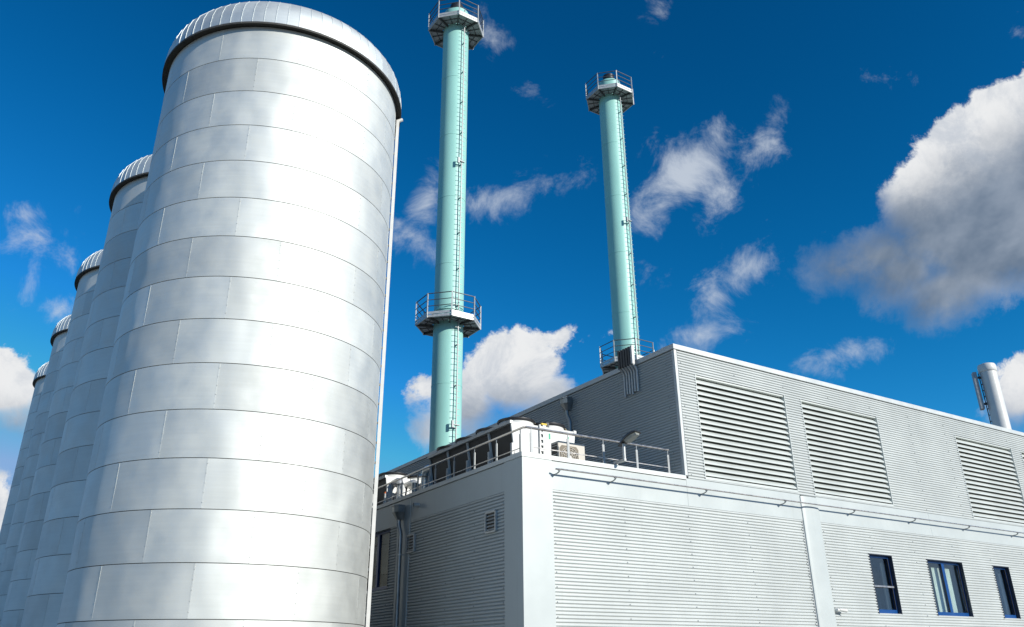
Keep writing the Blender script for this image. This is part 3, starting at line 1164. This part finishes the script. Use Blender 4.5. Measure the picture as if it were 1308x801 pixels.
# ------------------------------------------------------------------ pale flue stack on the right
fs_ = thing('flue_stack', 'short pale grey flue stack with flat antenna panel behind the roof at right', 'chimney', (BX + 29.2, BY + 4.0, 9.16))
m = MB()
m.lathe([(0.36, 0.0), (0.36, 4.95)], 24)
m.build('shaft', M['white'], fs_, smooth=True)
m = MB()
m.lathe([(0.36, 4.95), (0.385, 4.97), (0.40, 5.0), (0.40, 5.24), (0.37, 5.33), (0.29, 5.36), (0.27, 5.0)], 16)
m.build('collar', M['white'], fs_, smooth=True)
a = R(38.0) + math.pi / 2
fd = Vector((math.cos(a), math.sin(a), 0))
m = MB()
c = fd * 0.60
m.beam(c + Vector((0, 0, 3.20)), c + Vector((0, 0, 5.0)), 0.34, 0.16, up=fd)
an = m.build('antenna_panel', M['post'], fs_)
for z in (3.45, 4.75):
    m = MB()
    m.beam(fd * 0.34 + Vector((0, 0, z)), fd * 0.55 + Vector((0, 0, z)), 0.06, 0.10)
    m.build('antenna_bracket', M['black'], an)
m = MB()
m.tube([fd * 0.41 + Vector((0, 0, 0)), fd * 0.41 + Vector((0, 0, 4.95))], 0.022, 6)
cb_ = m.build('cable_run', M['darksteel'], fs_)
m = MB()
for i in range(16):
    m.beam(fd * 0.35 + Vector((0, 0, 0.2 + 0.3 * i)), fd * 0.43 + Vector((0, 0, 0.2 + 0.3 * i)), 0.05, 0.04)
tag(m.build('cable_clips', M['darksteel'], cb_), kind='stuff')

# ------------------------------------------------------------------ dry coolers on the lower roof
CW, CL, CT, CB = 1.93, 4.36, 6.95, 5.62


def dry_cooler(label, y0):
    o = thing('dry_cooler', label, 'cooling unit', (BX + 0.66, BY + y0, ZR), 'rooftop dry coolers')
    z0, zt = CB - ZR, CT - ZR
    lean = 0.115 * (zt - z0) / 1.0
    legs = zt - z0
    # end plates
    for yy_, nm in ((0.0, 'end_plate'), (CL - 0.03, 'end_plate')):
        for a, b in ((0.0, 0.83), (0.855, CW)):
            la = lean * 1.15 if a == 0.0 else 0.0
            lb = lean * 1.15 if b == CW else 0.0
            m = MB()
            m.prism([(a, zt), (a + la, z0), (b - lb, z0), (b, zt)], 'y', yy_, yy_ + 0.03)
            m.build(nm, M['white'], o)
    m = MB()
    m.box(0.02, CW - 0.02, 0.03, CL - 0.03, zt - 0.04, zt - 0.01)
    m.build('top_plate', M['white'], o)
    m = MB()
    m.box(-0.03, 0.05, -0.01, CL + 0.01, zt - 0.045, zt + 0.03)
    m.build('top_beam', M['galv'], o)
    m = MB()
    m.box(CW - 0.05, CW + 0.03, -0.01, CL + 0.01, zt - 0.045, zt + 0.03)
    m.build('top_beam', M['white'], o)
    n = 4
    bay = CL / n
    zb = z0 - 0.05
    for k in range(n):
        for sx in (0, 1):
            xa, xb = (0.045, 0.045 + lean * 1.3) if sx == 0 else (CW - 0.045, CW - 0.045 - lean * 1.3)
            e = 0.03 if sx == 0 else -0.03
            m = MB()
            m.prism([(xa, zt - 0.045), (xb, zb), (xb + e, zb), (xa + e, zt - 0.045)], 'y', k * bay + 0.035, (k + 1) * bay - 0.035)
            m.build('coil_panel', M['coil'], o)
    for k in range(n + 1):
        yk = min(max(k * bay, 0.03), CL - 0.03)
        m = MB()
        m.beam((0.03, yk, zt - 0.05), (0.03 + lean * 1.35, yk, zb), 0.05, 0.05, up=(1, 0, 0))
        m.build('slanted_frame', M['white'], o)
        m = MB()
        m.beam((0.05, yk, 0.0), (0.05, yk, zt - 0.52), 0.075, 0.06, up=(1, 0, 0))
        m.build('leg', M['white'], o)
    # fans: two rows of four
    cw = MB()
    cw.lathe([(0.455, 0.0), (0.44, 0.12), (0.425, 0.15)], 32)
    cwm = cw.mesh('fan_cowl', M['white'], smooth=True)
    fr_ = MB()
    fr_.lathe([(0.41, 0.125), (0.465, 0.125), (0.475, 0.14), (0.475, 0.185), (0.44, 0.20), (0.40, 0.185)], 32)
    for k in range(6):
        a_ = math.pi * k / 6
        fr_.beam((0.43 * math.cos(a_), 0.43 * math.sin(a_), 0.19), (-0.43 * math.cos(a_), -0.43 * math.sin(a_), 0.19), 0.012, 0.012)
    for rr in (0.15, 0.27, 0.36):
        fr_.lathe([(rr, 0.184), (rr + 0.012, 0.184), (rr + 0.012, 0.196), (rr, 0.196)], 24)
    frm = fr_.mesh('fan_guard', M['black'], smooth=True)
    bl = MB()
    for k in range(5):
        a_ = 2 * math.pi * k / 5
        u = Vector((math.cos(a_), math.sin(a_), 0))
        v = Vector((-math.sin(a_), math.cos(a_), 0))
        bl.add([u * 0.07 - v * 0.05 + Vector((0, 0, 0.06)), u * 0.38 - v * 0.10 + Vector((0, 0, 0.05)), u * 0.38 + v * 0.10 + Vector((0, 0, 0.11)), u * 0.07 + v * 0.05 + Vector((0, 0, 0.11))], [(0, 1, 2, 3)])
    bl.lathe([(0.0, 0.12), (0.09, 0.12), (0.09, 0.04), (0.0, 0.04)], 16)
    blm = bl.mesh('fan_blades', M['darksteel'])
    for k in range(n):
        for xx in (0.50, CW - 0.50):
            f = link('fan_cowl', cwm, o, (xx, (k + 0.5) * bay, zt))
            link('fan_guard', frm, f)
            link('fan_blades', blm, f)
            t = MB()
            t.tube([(0.40, -0.15, 0.19), (0.46, -0.14, 0.20), (0.53, -0.15, 0.13), (0.56, -0.15, 0.01)], 0.011, 6)
            t.build('fan_cable', M['copper'], f)
    return o


dc = dry_cooler('near white dry cooler with black coil sides at the lower roof corner', 1.5)
zt = CT - ZR
m = MB()
m.box(0.805, 0.835, -0.05, -0.002, 0.05, zt + 0.03)
m.box(0.905, 0.935, -0.05, -0.002, 0.05, zt + 0.03)
for i in range(11):
    m.box(0.835, 0.905, -0.045, -0.02, 0.12 + 0.14 * i, 0.18 + 0.14 * i)
m.box(0.94, 1.0, -0.05, -0.002, 0.05, zt + 0.03)
tr_ = m.build('cable_tray', M['galv'], dc)
m = MB()
m.box(0.86, 1.02, -0.06, 0.0, zt + 0.03, zt + 0.07)
m.build('tray_cap', M['yellow'], tr_)
for xx, zz in ((1.13, zt - 0.22), (1.70, zt - 0.23)):
    m = MB()
    m.box(xx - 0.022, xx + 0.022, -0.006, -0.001, zz - 0.07, zz + 0.07)
    m.build('tag_plate', M['green'], dc)
m = MB()
m.tube([(1.02, -0.03, zt + 0.02), (1.10, 0.05, zt + 0.10), (1.16, 0.12, zt + 0.12), (1.2, 0.2, zt + 0.02)], 0.02, 6)
m.box(1.06, 1.14, 0.02, 0.10, zt, zt + 0.13)
m.build('cable_gland', M['darksteel'], dc)
dry_cooler('far white dry cooler beyond the silver pipes, next to the nearest silo', 8.75)

# pipework between the two coolers
pw = thing('cooling_pipes', 'cluster of white and foil-lagged cooling pipes between the two rooftop coolers', 'pipes', (BX, BY, ZR))
def pipe(name, pts, r, mm):
    m_ = MB()
    m_.tube(pts, r, 12)
    return m_.build(name, mm, pw, smooth=True)
def arc(c, r, a0, a1, n=6, ax=0):
    res = []
    for i in range(n + 1):
        a_ = R(a0 + (a1 - a0) * i / n)
        res.append((c[0], c[1] + r * math.cos(a_), c[2] + r * math.sin(a_)))
    return res
pipe('lagged_riser', [(0.95, 6.62, 0.0), (0.95, 6.62, 1.22)] + arc((0.95, 6.44, 1.22), 0.18, 0, 90) + [(0.95, 6.0, 1.40)], 0.115, M['foil'])
pipe('white_riser', [(1.10, 6.25, 0.0), (1.10, 6.25, 1.1), (1.10, 6.1, 1.15)], 0.075, M['white'])
pipe('grey_riser', [(0.75, 6.85, 0.0), (0.75, 6.85, 1.05)], 0.09, M['zincpipe'])
pipe('lagged_riser', [(0.95, 8.30, 0.0), (0.95, 8.30, 1.25)] + arc((0.95, 8.46, 1.25), 0.16, 180, 90) + [(0.95, 8.75, 1.41)], 0.105, M['foil'])
pipe('lagged_riser', [(1.30, 7.95, 0.0), (1.30, 7.95, 1.15)] + arc((1.30, 8.13, 1.15), 0.18, 180, 90) + [(1.30, 8.75, 1.33)], 0.105, M['foil'])
pipe('white_riser', [(0.80, 7.75, 0.0), (0.80, 7.75, 1.0), (0.85, 7.95, 1.15)], 0.07, M['white'])
pipe('white_riser', [(0.85, 8.05, 0.0), (0.85, 8.05, 0.75), (1.0, 8.2, 0.95)], 0.065, M['white'])
pipe('valve_handle', [(0.62, 7.25, 0.55), (0.60, 7.12, 0.78), (0.60, 7.08, 0.95)], 0.022, M['black'])
pipe('valve_handle', [(0.66, 8.15, 0.50), (0.62, 8.05, 0.85)], 0.024, M['black'])
m_ = MB()
m_.box(1.2, 1.9, 6.75, 7.75, 0.1, 1.12)
m_.box(1.15, 1.95, 6.70, 7.80, 1.12, 1.17)
m_.build('pump_cabinet', M['white'], pw)
pipe('header_pipe', [(0.60, 6.3, 0.40), (0.60, 8.6, 0.40)], 0.07, M['white'])
m = MB()
m.tube([(0.62, 8.62, 0.0), (0.62, 8.62, 1.02)], 0.045, 10)
m.build('marker_post', M['white'], pw)
m = MB()
m.tube([(0.62, 8.62, 1.02), (0.62, 8.62, 1.07)], 0.047, 10)
m.build('marker_band', M['orange'], pw)

# split air conditioner in front of the near cooler
ac = thing('air_conditioner', 'small ivory air conditioner with one round fan behind the front parapet rail', 'air conditioner', (BX + 1.33, BY + 0.50, ZR))
m = MB()
m.box(0, 0.76, 0.0, 0.30, 0.18, 0.98)
m.build('casing', M['beige'], ac)
m = MB()
m.lathe([(0.255, 0.0), (0.275, 0.0), (0.275, 0.02), (0.255, 0.02)], 32)
fgm = MB()
fr2 = MB()
def ring(mb, cx, cz, r0, r1, y0_, y1_, n=28):
    vs_, fs2 = [], []
    for i in range(n):
        a_ = 2 * math.pi * i / n
        for (r_, y_) in ((r0, y1_), (r0, y0_), (r1, y0_), (r1, y1_)):
            vs_.append((cx + r_ * math.cos(a_), y_, cz + r_ * math.sin(a_)))
    for i in range(n):
        j = (i + 1) % n
        for q in range(3):
            fs2.append((4 * i + q, 4 * j + q, 4 * j + q + 1, 4 * i + q + 1))
    mb.add(vs_, fs2)
cxx, czz = 0.30, 0.60
dk = MB()
pt = [(cxx + 0.27 * math.cos(2 * math.pi * i / 28), czz + 0.27 * math.sin(2 * math.pi * i / 28)) for i in range(28)]
dk.prism([(cxx - 0.27, czz - 0.30), (cxx + 0.27, czz - 0.30), (cxx + 0.27, czz + 0.22), (cxx + 0.21, czz + 0.29), (cxx - 0.21, czz + 0.29), (cxx - 0.27, czz + 0.22)], 'y', -0.006, -0.001)
fan = dk.build('fan_opening', mat('dusty_brown_grille', (0.20, 0.17, 0.13), 0.7, var=0.2), ac)
for r_ in (0.06, 0.11, 0.16, 0.21, 0.255):
    ring(fgm, cxx, czz, r_, r_ + 0.008, -0.024, -0.012)
for k in range(8):
    a_ = math.pi * k / 8
    fgm.beam((cxx + 0.26 * math.cos(a_), -0.018, czz + 0.26 * math.sin(a_)), (cxx - 0.26 * math.cos(a_), -0.018, czz - 0.26 * math.sin(a_)), 0.008, 0.008)
fgm.build('fan_guard', M['beige'], fan)
hb = MB()
ring(hb, cxx, czz, 0.0, 0.05, -0.03, -0.02, 16)
hb.build('fan_hub', M['white'], fan)
m = MB()
m.box(-0.005, -0.001, 0.03, 0.27, 0.24, 0.93)
sg = m.build('side_coil', M['coil'], ac)
m = MB()
for i in range(7):
    z = 0.27 + 0.10 * i
    m.box(-0.014, -0.006, 0.02, 0.28, z, z + 0.018)
m.box(-0.014, -0.006, 0.0, 0.03, 0.2, 0.97)
tag(m.build('guard_bars', M['beige'], sg), kind='stuff')
m = MB()
m.box(0.08, 0.14, 0.02, 0.28, 0.0, 0.18)
m.build('foot', M['galv'], ac)
m = MB()
m.box(0.62, 0.68, 0.02, 0.28, 0.0, 0.18)
m.build('foot', M['galv'], ac)

# floodlight on the parapet
fl = thing('floodlight', 'grey floodlight tilted up on a short post at the front parapet', 'light', (BX + 2.62, BY + 0.0, ZP))
m = MB()
m.box(-0.05, 0.05, 0.0, 0.22, 0.012, 0.045)
m.box(-0.03, 0.03, -0.33, 0.06, 0.05, 0.11)
m.build('bracket', M['galv'], fl)
m = MB()
m.tube([(0, -0.30, 0.06), (0, -0.30, 0.46)], 0.038, 10)
m.build('post', M['galv'], fl, smooth=True)
hd = MB()
# oblong shell, wider at the front, pointing out and up
ds = Vector((0.10, -0.93, 0.34)).normalized()
sx_ = Vector((1, 0, 0))
sx_ = (sx_ - ds * sx_.dot(ds)).normalized()
su = sx_.cross(ds)
if su.z < 0:
    su = -su
o0 = Vector((0, -0.26, 0.46))
secs = [(-0.16, 0.05, 0.04), (-0.10, 0.085, 0.07), (0.05, 0.11, 0.10), (0.22, 0.165, 0.14), (0.42, 0.18, 0.13), (0.60, 0.165, 0.09), (0.70, 0.12, 0.05), (0.72, 0.06, 0.02)]
vs, fs = [], []
for (t, w, h) in secs:
    for k in range(9):
        a_ = math.pi * k / 8
        vs.append(o0 + ds * t * 0.77 + sx_ * (w * 0.85 * math.cos(a_)) + su * (h * 0.9 * math.sin(a_)))
for i in range(len(secs) - 1):
    for k in range(8):
        fs.append((9 * i + k, 9 * i + k + 1, 9 * i + 10 + k, 9 * i + 9 + k))
    fs.append((9 * i + 8, 9 * i, 9 * i + 9, 9 * i + 17))
fs.append(tuple(range(9)))
fs.append(tuple(reversed(range(9 * (len(secs) - 1), 9 * len(secs)))))
hd.add(vs, fs)
head = hd.build('lamp_head', M['housing'], fl, smooth=True)
lg = MB()
pts = [(0.16, 0.10), (0.27, 0.12), (0.41, 0.115), (0.51, 0.07)]
vs = [o0 + ds * t + sx_ * w - su * 0.004 for (t, w) in pts] + [o0 + ds * t - sx_ * w - su * 0.004 for (t, w) in reversed(pts)]
vs += [o0 + ds * t + sx_ * (w * 0.7) - su * 0.06 for (t, w) in pts] + [o0 + ds * t - sx_ * (w * 0.7) - su * 0.06 for (t, w) in reversed(pts)]
fs = [tuple(range(8, 16))] + [(i, (i + 1) % 8, 8 + (i + 1) % 8, 8 + i) for i in range(8)]
lg.add(vs, fs)
lg.build('lamp_lens', mat('frosted_lamp_lens', (0.26, 0.27, 0.25), 0.25), head)

# security camera at the pilaster
sc_ = thing('security_camera', 'small white security camera on the wall beside the pilaster', 'camera', (BX + 9.74, BY - 0.02, 2.80))
m = MB()
m.tube([(0, 0.0, 0.0), (0, -0.05, 0.0)], 0.06, 14)
m.tube([(0, -0.05, 0.0), (0.0, -0.10, 0.0), (0.03, -0.12, 0.0)], [0.055, 0.045, 0.03], 12)
m.build('mount', M['white'], sc_, smooth=True)
m = MB()
m.tube([(0.02, -0.12, 0.01), (0.13, -0.14, 0.0), (0.25, -0.16, -0.015)], [0.035, 0.045, 0.045], 12)
m.build('camera_body', M['white'], sc_, smooth=True)
m = MB()
m.tube([(0.25, -0.16, -0.015), (0.257, -0.161, -0.016)], 0.036, 12)
m.build('lens', M['black'], sc_)
